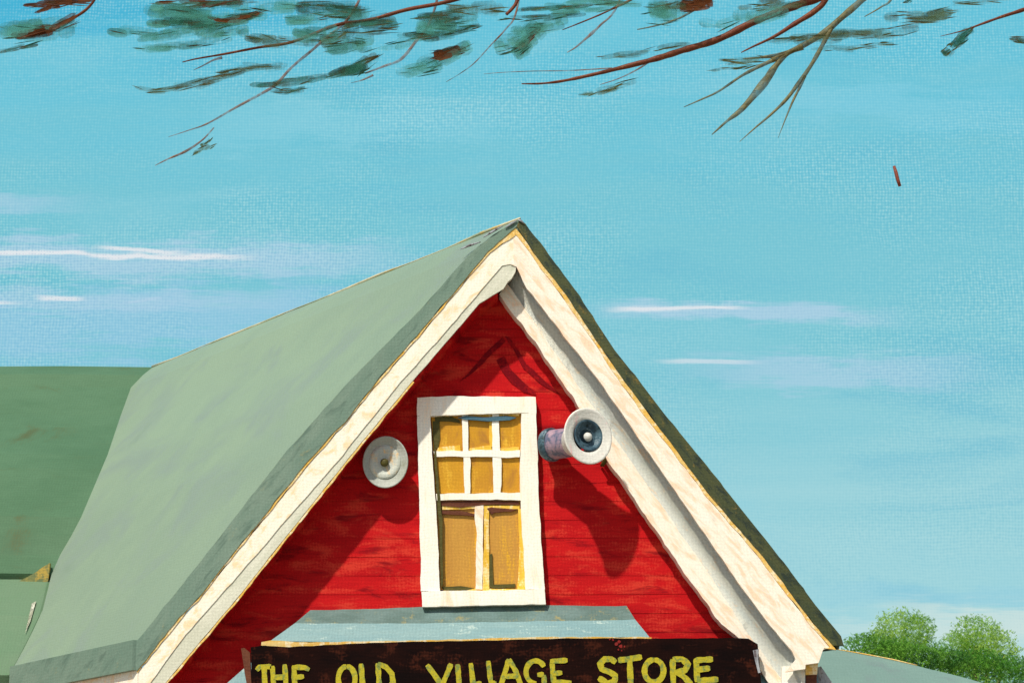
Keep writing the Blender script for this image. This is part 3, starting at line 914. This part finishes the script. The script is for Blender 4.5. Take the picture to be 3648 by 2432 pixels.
branch([(2750, 215), (2850, 168), (2930, 122), (3000, 62), (3060, 10), (3120, -50), (3200, -185)], 20, 26, M_BARK_O, wm=22)
branch([(2436, 382), (2500, 354), (2560, 326), (2640, 272), (2700, 240), (2760, 212)], 3, 16, M_BARK_O, wm=9)
branch([(2635, 505), (2690, 456), (2740, 414), (2800, 356), (2850, 290), (2885, 240), (2920, 180), (2965, 95)], 2, 15, M_BARK_O, wm=14)
branch([(2772, 492), (2800, 420), (2825, 360), (2850, 310), (2868, 270)], 1.6, 11, M_BARK_O, wm=8)
branch([(2645, 210), (2720, 204), (2790, 192), (2860, 168)], 2, 22, M_BARK_O, wm=13)
branch([(3350, 130), (3430, 110), (3500, 85), (3570, 60), (3650, 34), (3800, -20), (4000, -110)], 1.6, 22, M_BARK_R, wm=11)
branch([(3080, 60), (3140, 25), (3180, -10), (3260, -180)], 3, 14, M_BARK_O)
branch([(65, 132), (110, 122), (180, 112), (262, 66), (330, 10), (400, -118)], 6, 8, M_BARK_R, wm=12)
branch([(1300, 262), (1370, 236), (1428, 212), (1480, 150), (1540, 60), (1600, -190)], 5, 8, M_BARK_T, wm=12)
branch([(1250, 296), (1290, 286), (1330, 268)], 2, 8, M_BARK_T)


def wash(pts, w, dens=1.0, dy=.25):
    """broad sheer leaves overlapping along a sweep"""
    c = resample(curve3(pts), 60)
    L = sum(math.hypot(c[i + 1][0] - c[i][0], c[i + 1][1] - c[i][1]) for i in range(59))
    bl, bwid = (min(60, L * .35), min(150, L * .6)), (max(10, w * .42), max(15, w * .72))
    mean = (bl[0] + bl[1]) / 2 * (bwid[0] + bwid[1]) / 2 * .75
    nb = int(dens * 2.1 * L * w / mean) + 3
    bm = bmesh.new()
    for _ in range(nb):
        t = random.uniform(.05, .97)
        i = min(58, int(t * 59))
        x, y = c[i]
        dx, dyy = c[min(59, i + 3)][0] - c[max(0, i - 3)][0], c[min(59, i + 3)][1] - c[max(0, i - 3)][1]
        l = math.hypot(dx, dyy) or 1
        dx, dyy = dx / l, dyy / l
        hl = random.uniform(*bl) * .5
        hw = random.uniform(*bwid) * .5
        hl = min(hl, max(.12, t) * L * .9, max(.08, 1 - t) * L * 1.3)
        taper = min(1.0, .35 + t * 2.2)
        o = random.uniform(-1, 1) * max(0, w * .5 * taper - hw * .7)
        x, y = x - dyy * o, y + dx * o
        a = math.atan2(dyy, dx) + math.radians(random.gauss(0, 4))
        ux, uy = math.cos(a), math.sin(a)
        cen = at(x, y, YT + random.uniform(-dy, dy))
        Uv = Vector((ux, random.uniform(-.2, .2), -uy)) * (hl * SC)
        Vv = Vector((uy, random.uniform(-.3, .3), ux)) * (hw * SC)
        Nn = Vector((0, 1, 0)) * (hw * SC * .25)
        sh = [(-1, 0), (-.95, .5), (-.7, .9), (0, 1), (.75, .92), (.97, .55), (1, 0), (.97, -.55), (.75, -.92), (0, -1), (-.7, -.9), (-.95, -.5)]
        vs = [bm.verts.new(cen + Uv * p + Vv * (q * random.uniform(.85, 1.1))) for p, q in sh]
        k = bm.verts.new(cen + Nn)
        for m_ in range(12):
            bm.faces.new((vs[m_], vs[(m_ + 1) % 12], k))
    return bm


def spray(pts, w, mat, dens=1.0, blade=(70, 150), bw=(4, 9), end=.55, ang=6, name='foliage', dy=.25, bm=None, wmat=None):
    """a leaf spray: slim leaves lying along a sweep, dense in the middle, loose at the ends"""
    c = resample(curve3(pts), 60)
    L = sum(math.hypot(c[i + 1][0] - c[i][0], c[i + 1][1] - c[i][1]) for i in range(59))
    mean = (blade[0] + blade[1]) / 2 * (bw[0] + bw[1]) / 2 * .62
    nb = int(dens * 1.9 * L * w / mean) + 6
    n_before = 0 if bm is None else len(bm.faces)
    bm = bm or bmesh.new()
    sd = random.random() * 50
    for _ in range(nb):
        t = random.random()
        i = min(58, int(t * 59))
        x, y = c[i]
        dx, dyy = c[min(59, i + 3)][0] - c[max(0, i - 3)][0], c[min(59, i + 3)][1] - c[max(0, i - 3)][1]
        l = math.hypot(dx, dyy) or 1
        dx, dyy = dx / l, dyy / l
        taper = min(1.0, (t / .25) ** .6 if t < .25 else 1.0, 1.0 if t < 1 - .12 else ((1 - t) / .12) ** .5)
        o = random.uniform(-.5, .5) * w * max(.25, taper)
        # bristle gaps: whole lanes are thin
        if noise.noise(Vector((o * .11 + sd, x * .006, sd))) > .22 and random.random() < .75:
            continue
        x += -dyy * o + random.uniform(-6, 6)
        y += dx * o
        a = math.atan2(dyy, dx) + math.radians(random.gauss(0, ang))
        hl = random.uniform(*blade) * .5 * (end + (1 - end) * taper)
        hw = random.uniform(*bw) * .5
        Y = YT + random.uniform(-dy, dy)
        ux, uy = math.cos(a), math.sin(a)
        cen = at(x, y, Y)
        U = Vector((ux, random.uniform(-.25, .25), -uy)) * (hl * SC)
        V = Vector((uy, random.uniform(-.5, .5), ux)) * (hw * SC)
        N = Vector((0, 1, 0)) * (hw * SC * .5)
        ps = [cen - U, cen - U * .4 + V, cen + U * .35 + V * .85, cen + U, cen + U * .35 - V * .85, cen - U * .4 - V]
        mid = [cen - U * .35 + N, cen + U * .3 + N]
        vs = [bm.verts.new(p) for p in ps]
        ms = [bm.verts.new(p) for p in mid]
        bm.faces.new((vs[0], vs[1], ms[0]))
        bm.faces.new((vs[1], vs[2], ms[1], ms[0]))
        bm.faces.new((vs[2], vs[3], ms[1]))
        bm.faces.new((vs[3], vs[4], ms[1]))
        bm.faces.new((vs[4], vs[5], ms[0], ms[1]))
        bm.faces.new((vs[5], vs[0], ms[0]))
    if wmat is None:
        return obj(name, bm, mat, tree)
    bm.faces.ensure_lookup_table()
    for f in bm.faces[n_before:]:
        f.material_index = 1
    o = obj(name, bm, wmat, tree)
    o.data.materials.append(mat)
    return o


T_, D_, O_, B_ = M_LEAF_T, M_LEAF_D, M_LEAF_O, M_LEAF_B
# (points, width, material, density)
SPR = [
    ([(95, 20), (200, 12), (320, 6)], 26, B_, .8), ([(130, 45), (170, 30), (210, 22)], 16, B_, .7),
    ([(40, 130), (120, 115), (200, 98), (265, 66)], 38, B_, .8), ([(-30, 120), (100, 120), (260, 100)], 80, T_, .42),
    ([(-20, 190), (60, 172), (130, 156)], 18, D_, .5),
    ([(385, 110), (520, 125), (650, 112), (770, 90)], 42, T_, .9), ([(500, 172), (640, 165), (820, 130)], 34, T_, .8),
    ([(510, 38), (700, 48), (900, 40), (1060, 30)], 62, T_, .8), ([(530, 85), (700, 80), (910, 62)], 40, T_, .9),
    ([(600, 70), (740, 80), (930, 50)], 34, D_, .8), ([(560, 12), (680, 8), (760, 6)], 16, B_, .7), ([(670, 28), (760, 16), (900, 4)], 30, D_, .9),
    ([(1055, 30), (1160, 36), (1285, 46)], 62, D_, 1.0), ([(1012, 72), (1150, 62), (1310, 40)], 46, T_, .9),
    ([(885, 138), (1000, 150), (1135, 145)], 40, O_, .7), ([(1140, 150), (1190, 138), (1230, 122)], 46, O_, .9),
    ([(492, 312), (560, 324), (700, 300), (860, 256), (1000, 238)], 26, O_, 1.0), ([(780, 258), (840, 248), (900, 240)], 22, O_, .6),
    ([(915, 304), (1050, 288), (1200, 262), (1342, 206)], 34, D_, .9), ([(960, 322), (1020, 326), (1085, 316)], 22, D_, .7),
    ([(690, 548), (725, 530), (760, 515)], 18, O_, .6), ([(715, 520), (738, 505), (752, 490)], 18, O_, .5),
    ([(1216, 112), (1310, 98), (1412, 86)], 70, D_, .8), ([(1216, 140), (1260, 150), (1300, 155)], 40, T_, .6),
    ([(1474, 90), (1580, 95), (1700, 80)], 66, T_, .95), ([(1590, 30), (1690, 35), (1788, 28)], 46, O_, .8), ([(1480, 66), (1560, 72), (1640, 62)], 26, D_, .8),
    ([(1430, 126), (1560, 128), (1704, 98)], 34, D_, .8), ([(1290, 182), (1400, 160), (1520, 135)], 34, T_, .4),
    ([(1425, 258), (1520, 240), (1600, 205), (1672, 170)], 62, T_, .8), ([(1545, 200), (1600, 190), (1662, 172)], 46, B_, 1.1),
    ([(1200, 262), (1270, 250), (1340, 204)], 48, D_, .8),
    ([(1770, 170), (1850, 150), (1925, 100)], 74, T_, .8), ([(1826, 200), (1860, 175), (1900, 130)], 46, T_, .9), ([(1832, 160), (1880, 130), (1932, 94)], 34, D_, .9), ([(1826, 108), (1920, 96), (2022, 74)], 50, T_, .7),
    ([(1850, 38), (2000, 22), (2210, 6)], 22, D_, .6), ([(1790, 70), (1920, 62), (2080, 50)], 22, D_, .5), ([(1960, 40), (2080, 34), (2180, 26)], 26, T_, .5),
    ([(2298, 55), (2360, 50), (2440, 40)], 86, T_, .8), ([(2310, 26), (2370, 20), (2440, 14)], 34, O_, .7),
    ([(2086, 336), (2180, 312), (2262, 284)], 24, O_, .6), ([(2060, 340), (2110, 336), (2150, 328)], 14, O_, .4), ([(2140, 205), (2280, 186), (2440, 160)], 26, O_, .3),
    ([(2420, 24), (2470, 22), (2532, 12)], 50, B_, 1.1), ([(2486, 104), (2600, 80), (2760, 40), (2860, 20)], 56, T_, .55), ([(2640, 30), (2760, 16), (2860, 6)], 40, O_, .5),
    ([(2950, 124), (3080, 118), (3200, 112), (3260, 92)], 46, O_, .5), ([(3160, 62), (3280, 56), (3398, 36)], 46, O_, .65), ([(2900, 176), (3020, 172), (3180, 156)], 20, O_, .4), ([(3230, 70), (3310, 72), (3390, 60)], 24, O_, .6), ([(3390, 12), (3500, 8), (3610, 4)], 16, O_, .3),
    ([(3360, 196), (3382, 176), (3404, 160)], 40, D_, 1.1), ([(3396, 160), (3432, 130), (3462, 104)], 40, D_, 1.1),
    ([(3600, 140), (3640, 142), (3680, 152)], 30, D_, .9), ([(3224, 6), (3238, 2), (3250, -6)], 18, D_, .9),
    ([(2560, 216), (2660, 212), (2760, 205)], 14, O_, .4), ([(2540, 230), (2640, 224), (2720, 216)], 12, O_, .3), ([(2530, 252), (2600, 244), (2680, 236)], 10, O_, .3),
    ([(2730, 150), (2860, 140), (2980, 128)], 30, O_, .25),
    ([(540, 30), (640, 36), (760, 30)], 56, T_, .8), ([(700, 112), (790, 108), (880, 96)], 56, T_, .8), ([(1040, 120), (1120, 128), (1200, 122)], 60, T_, .8),
    ([(1160, 175), (1240, 165), (1330, 150)], 56, T_, .8), ([(1480, 118), (1540, 114), (1600, 108)], 70, T_, .8),
    ([(1440, 262), (1500, 250), (1570, 226)], 50, T_, .8), ([(0, 100), (70, 108), (150, 100)], 60, T_, .6),
    ([(560, 80), (720, 92), (880, 70)], 30, D_, .7), ([(1060, 14), (1170, 20), (1280, 26)], 40, D_, .9), ([(1486, 62), (1560, 52), (1640, 48)], 26, D_, .8),
    ([(1230, 92), (1310, 84), (1400, 76)], 26, D_, .8), ([(1940, 20), (2100, 12), (2300, 6)], 30, T_, .6), ([(2820, 140), (2960, 130), (3120, 116)], 40, O_, .5),
    ([(700, 22), (780, 14), (860, 8)], 18, B_, .8), ([(730, 74), (820, 72), (915, 48)], 26, B_, .6), ([(1840, 176), (1866, 160), (1900, 122)], 30, B_, .8),
]
for pts, w, mt, dn in SPR:
    L = math.hypot(pts[-1][0] - pts[0][0], pts[-1][1] - pts[0][1])
    b_ = wash(pts, w * {T_: 1.2, D_: 1.1, O_: 1.15, B_: 1.0}[mt], min(1.0, dn))
    spray(pts, w * .85, {T_: D_, D_: random.choice((D_, O_)), O_: O_, B_: B_}[mt], dn * {T_: .02, D_: .09, O_: .12, B_: .35}[mt], blade=(min(40, L * .3), min(110, L * .7)), bw=(2, 6), bm=b_, wmat={T_: M_WASH_T, D_: M_WASH_D, O_: M_WASH_O, B_: M_WASH_B}[mt])
# the crown above the picture
for k in range(26):
    x = 300 + k * 150 + random.uniform(-60, 60)
    y = random.uniform(-420, -90)
    spray([(x, y), (x + 130, y - 15), (x + 260, y - 45)], 70, random.choice((T_, D_, O_)), .45, bw=(6, 14))

# ------------------------------------------------------------------ far trees on the right
def crown_bm(lobes, n, size, col_seed=0):
    bm = bmesh.new()
    for c, r, share in lobes:
        for _ in range(int(n * share)):
            while True:
                v = Vector((random.uniform(-1, 1), random.uniform(-1, 1), random.uniform(-1, 1)))
                l = v.length
                if .15 < l < 1:
                    break
            v = v.normalized() * (l ** .7) * random.choice((1.0, 1.0, 1.0, 1.06, 1.13, 1.22))
            if noise.noise(v * 2.6 + Vector(c)) < -.28 and l > .5:
                continue
            p = Vector(c) + Vector((v.x * r[0], v.y * r[1], v.z * r[2]))
            s = size * random.uniform(.6, 1.5)
            a = Vector((random.uniform(-1, 1), random.uniform(-1, 1), random.uniform(-1, 1))).normalized()
            b = a.cross(Vector((random.uniform(-1, 1), random.uniform(-1, 1), random.uniform(-1, 1)))).normalized()
            vs = [bm.verts.new(p + q) for q in (-a * s, b * s * .45, a * s, -b * s * .45)]
            bm.faces.new(vs)
    return bm


def lobes_px(spec, Y):
    out = []
    for x, y, rx, ry, sh in spec:
        c = at(x, y, Y)
        k = (at(x + 100, y, Y).x - c.x) / 100
        out.append((tuple(c), (rx * k, rx * k * 1.2, ry * k), sh))
    return out


YB = 80
for label, spec, tx in (
        ('bright green round topped tree beside the roof end, nearer the red gable', [(3208, 2262, 100, 86, .40), (3270, 2246, 62, 56, .16), (3160, 2300, 80, 60, .2), (3230, 2390, 170, 110, .6)], 3215),
        ('bright green broad tree at the right edge behind the grey roof', [(3478, 2270, 96, 74, .30), (3520, 2330, 110, 90, .34), (3410, 2320, 90, 62, .24), (3480, 2410, 170, 100, .5)], 3480)):
    b = at(tx, 2300, YB)
    t = thing('tree', label, 'tree', (b.x, YB, 0), 'trees behind the wing roof')
    obj('crown', crown_bm(lobes_px(spec, YB), 9500, .065), M_CROWN, t)
    bm = bmesh.new()
    tube_bm(bm, [Vector((b.x + .15 * math.sin(k), YB, b.z * k / 6)) for k in range(7)], [.38 - .05 * k for k in range(7)], 10)
    for s in (-1, 1, .4):
        tube_bm(bm, [Vector((b.x, YB, b.z * .68)), Vector((b.x + s * .7, YB + .2 * s, b.z * .85)), Vector((b.x + s * 1.1, YB + .3, b.z * .98))], [.14, .09, .03], 8)
    obj('trunk', bm, M_BARK_K, t, True)
# dark hedge row in front of them, along the roof line
YH = 70
hs = []
for k in range(26):
    f = k / 25
    x = 3060 + f * 900
    hs.append((x, 2304 + 128 * f ** 1.05 + random.uniform(-14, 10), 60, 34 + 12 * random.random(), .045))
    hs.append((x + 20, 2380 + 128 * f, 70, 60, .03))
hd = obj('hedge', crown_bm(lobes_px(hs, YH), 12000, .06), M_HEDGE)
tag(hd, 'deep green clipped hedge row running down beyond the grey wing roof', 'hedge')
hd.data.materials[0] = M_HEDGE
bm = bmesh.new()
for k in range(9):
    p = at(3090 + k * 95, 2420 + k * 14, YH)
    tube_bm(bm, [Vector((p.x, YH, 0)), Vector((p.x + .1, YH, p.z * .5)), Vector((p.x, YH, p.z + .2))], [.12, .09, .04], 7)
obj('stem', bm, M_BARK_K, hd, True)

# stray fibre of the canvas, added as a thin tube in mid air
bm = bmesh.new()
tube_bm(bm, [at(3185, 592, -3), at(3192, 615, -3), at(3198, 640, -3.01), at(3206, 664, -3)], [.010, .013, .013, .011], 8)
tw = obj('canvas_fibre', bm, M_FIBRE, None, True)
tag(tw, 'short red brown canvas fibre hanging in the sky right of the gable', 'fibre')

# ------------------------------------------------------------------ light
sun_dir = Vector((.5, 1.0, -1.4)).normalized()
sun = bpy.data.lights.new('sun', 'SUN')
sun.energy = 4.4
sun.angle = math.radians(1.5)
sun.color = (1.0, .94, .82)
so = bpy.data.objects.new('sun', sun)
so.rotation_euler = sun_dir.to_track_quat('-Z', 'Y').to_euler()
so.location = (-6, -12, 18)
COL.objects.link(so)

w = bpy.data.worlds.new('World')
S.world = w
w.use_nodes = True
T = NT(w.node_tree)
out = T.n('ShaderNodeOutputWorld')
bg = T.n('ShaderNodeBackground')
sky = T.n('ShaderNodeTexSky', sky_type='NISHITA', sun_disc=False)
sky.sun_elevation = math.asin(-sun_dir.z)
sky.sun_rotation = math.atan2(-sun_dir.x, -sun_dir.y)
gen = T.n('ShaderNodeTexCoord').outputs['Generated']
sp = T.n('ShaderNodeSeparateXYZ')
T.put(sp.inputs[0], gen)
ysafe = T.m('MAXIMUM', sp.outputs[1], .05)
U = T.m('DIVIDE', sp.outputs[0], ysafe)
V = T.m('DIVIDE', sp.outputs[2], ysafe)
cmb = T.n('ShaderNodeCombineXYZ')
T.put(cmb.inputs[0], U)
T.put(cmb.inputs[1], V)
P = cmb.outputs[0]
# base gradient: deeper above, paler low down
vt_, vb_ = uv(1824, 0)[1], uv(1824, 2432)[1]
g = T.m('DIVIDE', T.m('SUBTRACT', V, vb_), vt_ - vb_)
ul, ur = uv(0, 1216)[0], uv(3648, 1216)[0]
h = T.m('DIVIDE', T.m('SUBTRACT', U, ul), ur - ul)
streak = T.noise(T.vm('MULTIPLY', P, (6, 70, 1)), 1.0, 4, .6, .2)
g2 = T.m('ADD', g, T.m('MULTIPLY', T.m('SUBTRACT', streak, .5), .35))
lowc = T.mix(T.step(h, .35, .75), lin(150, 203, 224), lin(160, 212, 220))
c = T.mix(T.step(g2, .12, .62), lowc, lin(122, 198, 213))
c = T.mix(T.step(g2, .62, 1.02), c, lin(104, 196, 219))
# deeper patch high on the left
deep = T.m('MULTIPLY', T.step(g2, .90, 1.02), T.m('MULTIPLY', T.step(h, .55, .10), .6))
c = T.mix(deep, c, lin(30, 168, 210))
# broad brushed tints
n_b = T.noise(T.vm('MULTIPLY', P, (9, 34, 1)), 1.0, 5, .6, .8)
c = T.mix(T.m('MULTIPLY', T.step(n_b, .50, .72), .35), c, lin(146, 208, 222))
c = T.mix(T.m('MULTIPLY', T.step(n_b, .48, .28), .35), c, lin(100, 184, 210))


def stroke(x0, y0, x1, y1, hw, col, amt, seed, soft=.25, ragged=1.0):
    """one brushed cloud streak between two directions of the sky"""
    global c
    (a, b), (d, e) = uv(x0, y0), uv(x1, y1)
    wv = hw / F * 1.05
    t = T.m('DIVIDE', T.m('SUBTRACT', U, a), d - a)
    cen = T.m('ADD', b, T.m('MULTIPLY', t, e - b))
    wn = T.m('MULTIPLY', T.m('SUBTRACT', T.noise(T.vm('ADD', T.vm('MULTIPLY', P, (30, 30, 1)), (seed, seed * 2.1, 0)), 1, 3), .5), wv * 2.4 * ragged)
    q = T.m('DIVIDE', T.m('ABSOLUTE', T.m('SUBTRACT', T.m('SUBTRACT', V, cen), wn)), wv)
    fib = T.m('MULTIPLY', T.m('SUBTRACT', T.noise(T.vm('ADD', T.vm('MULTIPLY', P, (26, 330, 1)), (seed, seed, 0)), 1, 4, .7), .5), 2.6)
    body = T.step(T.m('ADD', q, fib), 1.1, .25)
    ends = T.m('MULTIPLY', T.step(t, 0.0, soft), T.step(t, 1.0, 1.0 - soft))
    k = T.m('MULTIPLY', T.m('MULTIPLY', body, ends), amt)
    c = T.mix(k, c, col)


LAV = lin(150, 196, 228)
PWH = lin(176, 208, 230)
WHT = lin(232, 234, 238)
stroke(-1500, 1160, 1900, 1120, 150, lin(150, 200, 226), .75, 1.3, .3)
stroke(-1200, 905, 1700, 935, 82, PWH, .75, 2.2, .25)
stroke(-900, 884, 960, 922, 12, WHT, 1.0, 3.4, .12, 1.6)
stroke(300, 880, 700, 900, 9, WHT, .9, 8.4, .3, 1.6)
stroke(-1200, 1075, 1300, 1065, 50, PWH, .6, 17.9, .3)
stroke(-600, 1092, 110, 1078, 9, WHT, .9, 4.7, .2)
stroke(110, 1058, 320, 1066, 10, WHT, .9, 5.1, .3)
stroke(420, 1080, 600, 1056, 8, PWH, .9, 5.9, .3)
stroke(-600, 740, 420, 720, 40, PWH, .55, 6.6, .4)
stroke(2000, 1100, 3300, 1120, 42, PWH, .8, 7.7, .3)
stroke(2120, 1094, 2700, 1100, 11, WHT, .85, 9.1, .25, 1.4)
stroke(2300, 1284, 2760, 1290, 10, WHT, .6, 10.3, .3)
stroke(2250, 1305, 3700, 1335, 74, PWH, .6, 11.9, .4)
stroke(400, 480, 2200, 420, 110, lin(140, 208, 224), .55, 12.7, .4)
stroke(2400, 330, 4000, 430, 90, lin(132, 206, 226), .5, 13.3, .4)
# low bright cloud bank
stroke(2500, 2330, 5200, 2250, 150, lin(186, 220, 222), .95, 14.9, .22, .7)
stroke(3000, 2200, 4700, 2290, 90, lin(206, 226, 222), .75, 15.7, .25, .9)
stroke(2800, 2100, 3900, 2140, 42, lin(142, 203, 224), .35, 16.1, .3)
# cloth grain of the brushed sky
kq = 2 * math.pi / (11.6 / F)
wobs = T.m('MULTIPLY', T.noise(P, 34, 3), .0040)
gx = T.m('SINE', T.m('MULTIPLY', T.m('ADD', U, wobs), kq))
gy = T.m('SINE', T.m('MULTIPLY', T.m('ADD', V, wobs), kq))
gn = T.m('SUBTRACT', T.noise(P, 620, 3, .7), .5)
grain = T.m('ADD', T.m('MULTIPLY', T.m('ADD', gx, gy), .22), T.m('MULTIPLY', gn, 2.0))
patch = T.m('MULTIPLY', T.m('ADD', .35, T.step(T.noise(T.vm('MULTIPLY', P, (7, 14, 1)), 1.0, 3), .40, .64)), T.m('ADD', .55, T.m('MULTIPLY', T.step(g, .25, .60), .45)))
c = T.mix(T.m('MULTIPLY', T.m('MULTIPLY', T.m('MAXIMUM', grain, 0.0), patch), .66), c, lin(190, 230, 232))
c = T.mix(T.m('MULTIPLY', T.m('MULTIPLY', T.m('MAXIMUM', T.m('MULTIPLY', grain, -1.0), 0.0), patch), .50), c, lin(66, 168, 200))

front = T.step(sp.outputs[1], .10, .45)
above = T.step(sp.outputs[2], -.02, .0)
nis = T.mix(1.0, sky.outputs[0], (.115, .115, .115, 1), 'MULTIPLY')
bw = T.n('ShaderNodeRGBToBW')
T.put(bw.inputs[0], nis)
nis = T.mix(.45, nis, bw.outputs[0])
fin = T.mix(front, nis, c)
T.put(bg.inputs[0], fin)
bg.inputs[1].default_value = 1.0
T.put(out.inputs[0], bg.outputs[0])

# ------------------------------------------------------------------ render settings
S.view_settings.view_transform = 'Standard'
S.view_settings.look = 'None'
S.view_settings.exposure = 0
S.view_settings.gamma = 1
S.render.engine = 'CYCLES'
S.cycles.transparent_max_bounces = 40
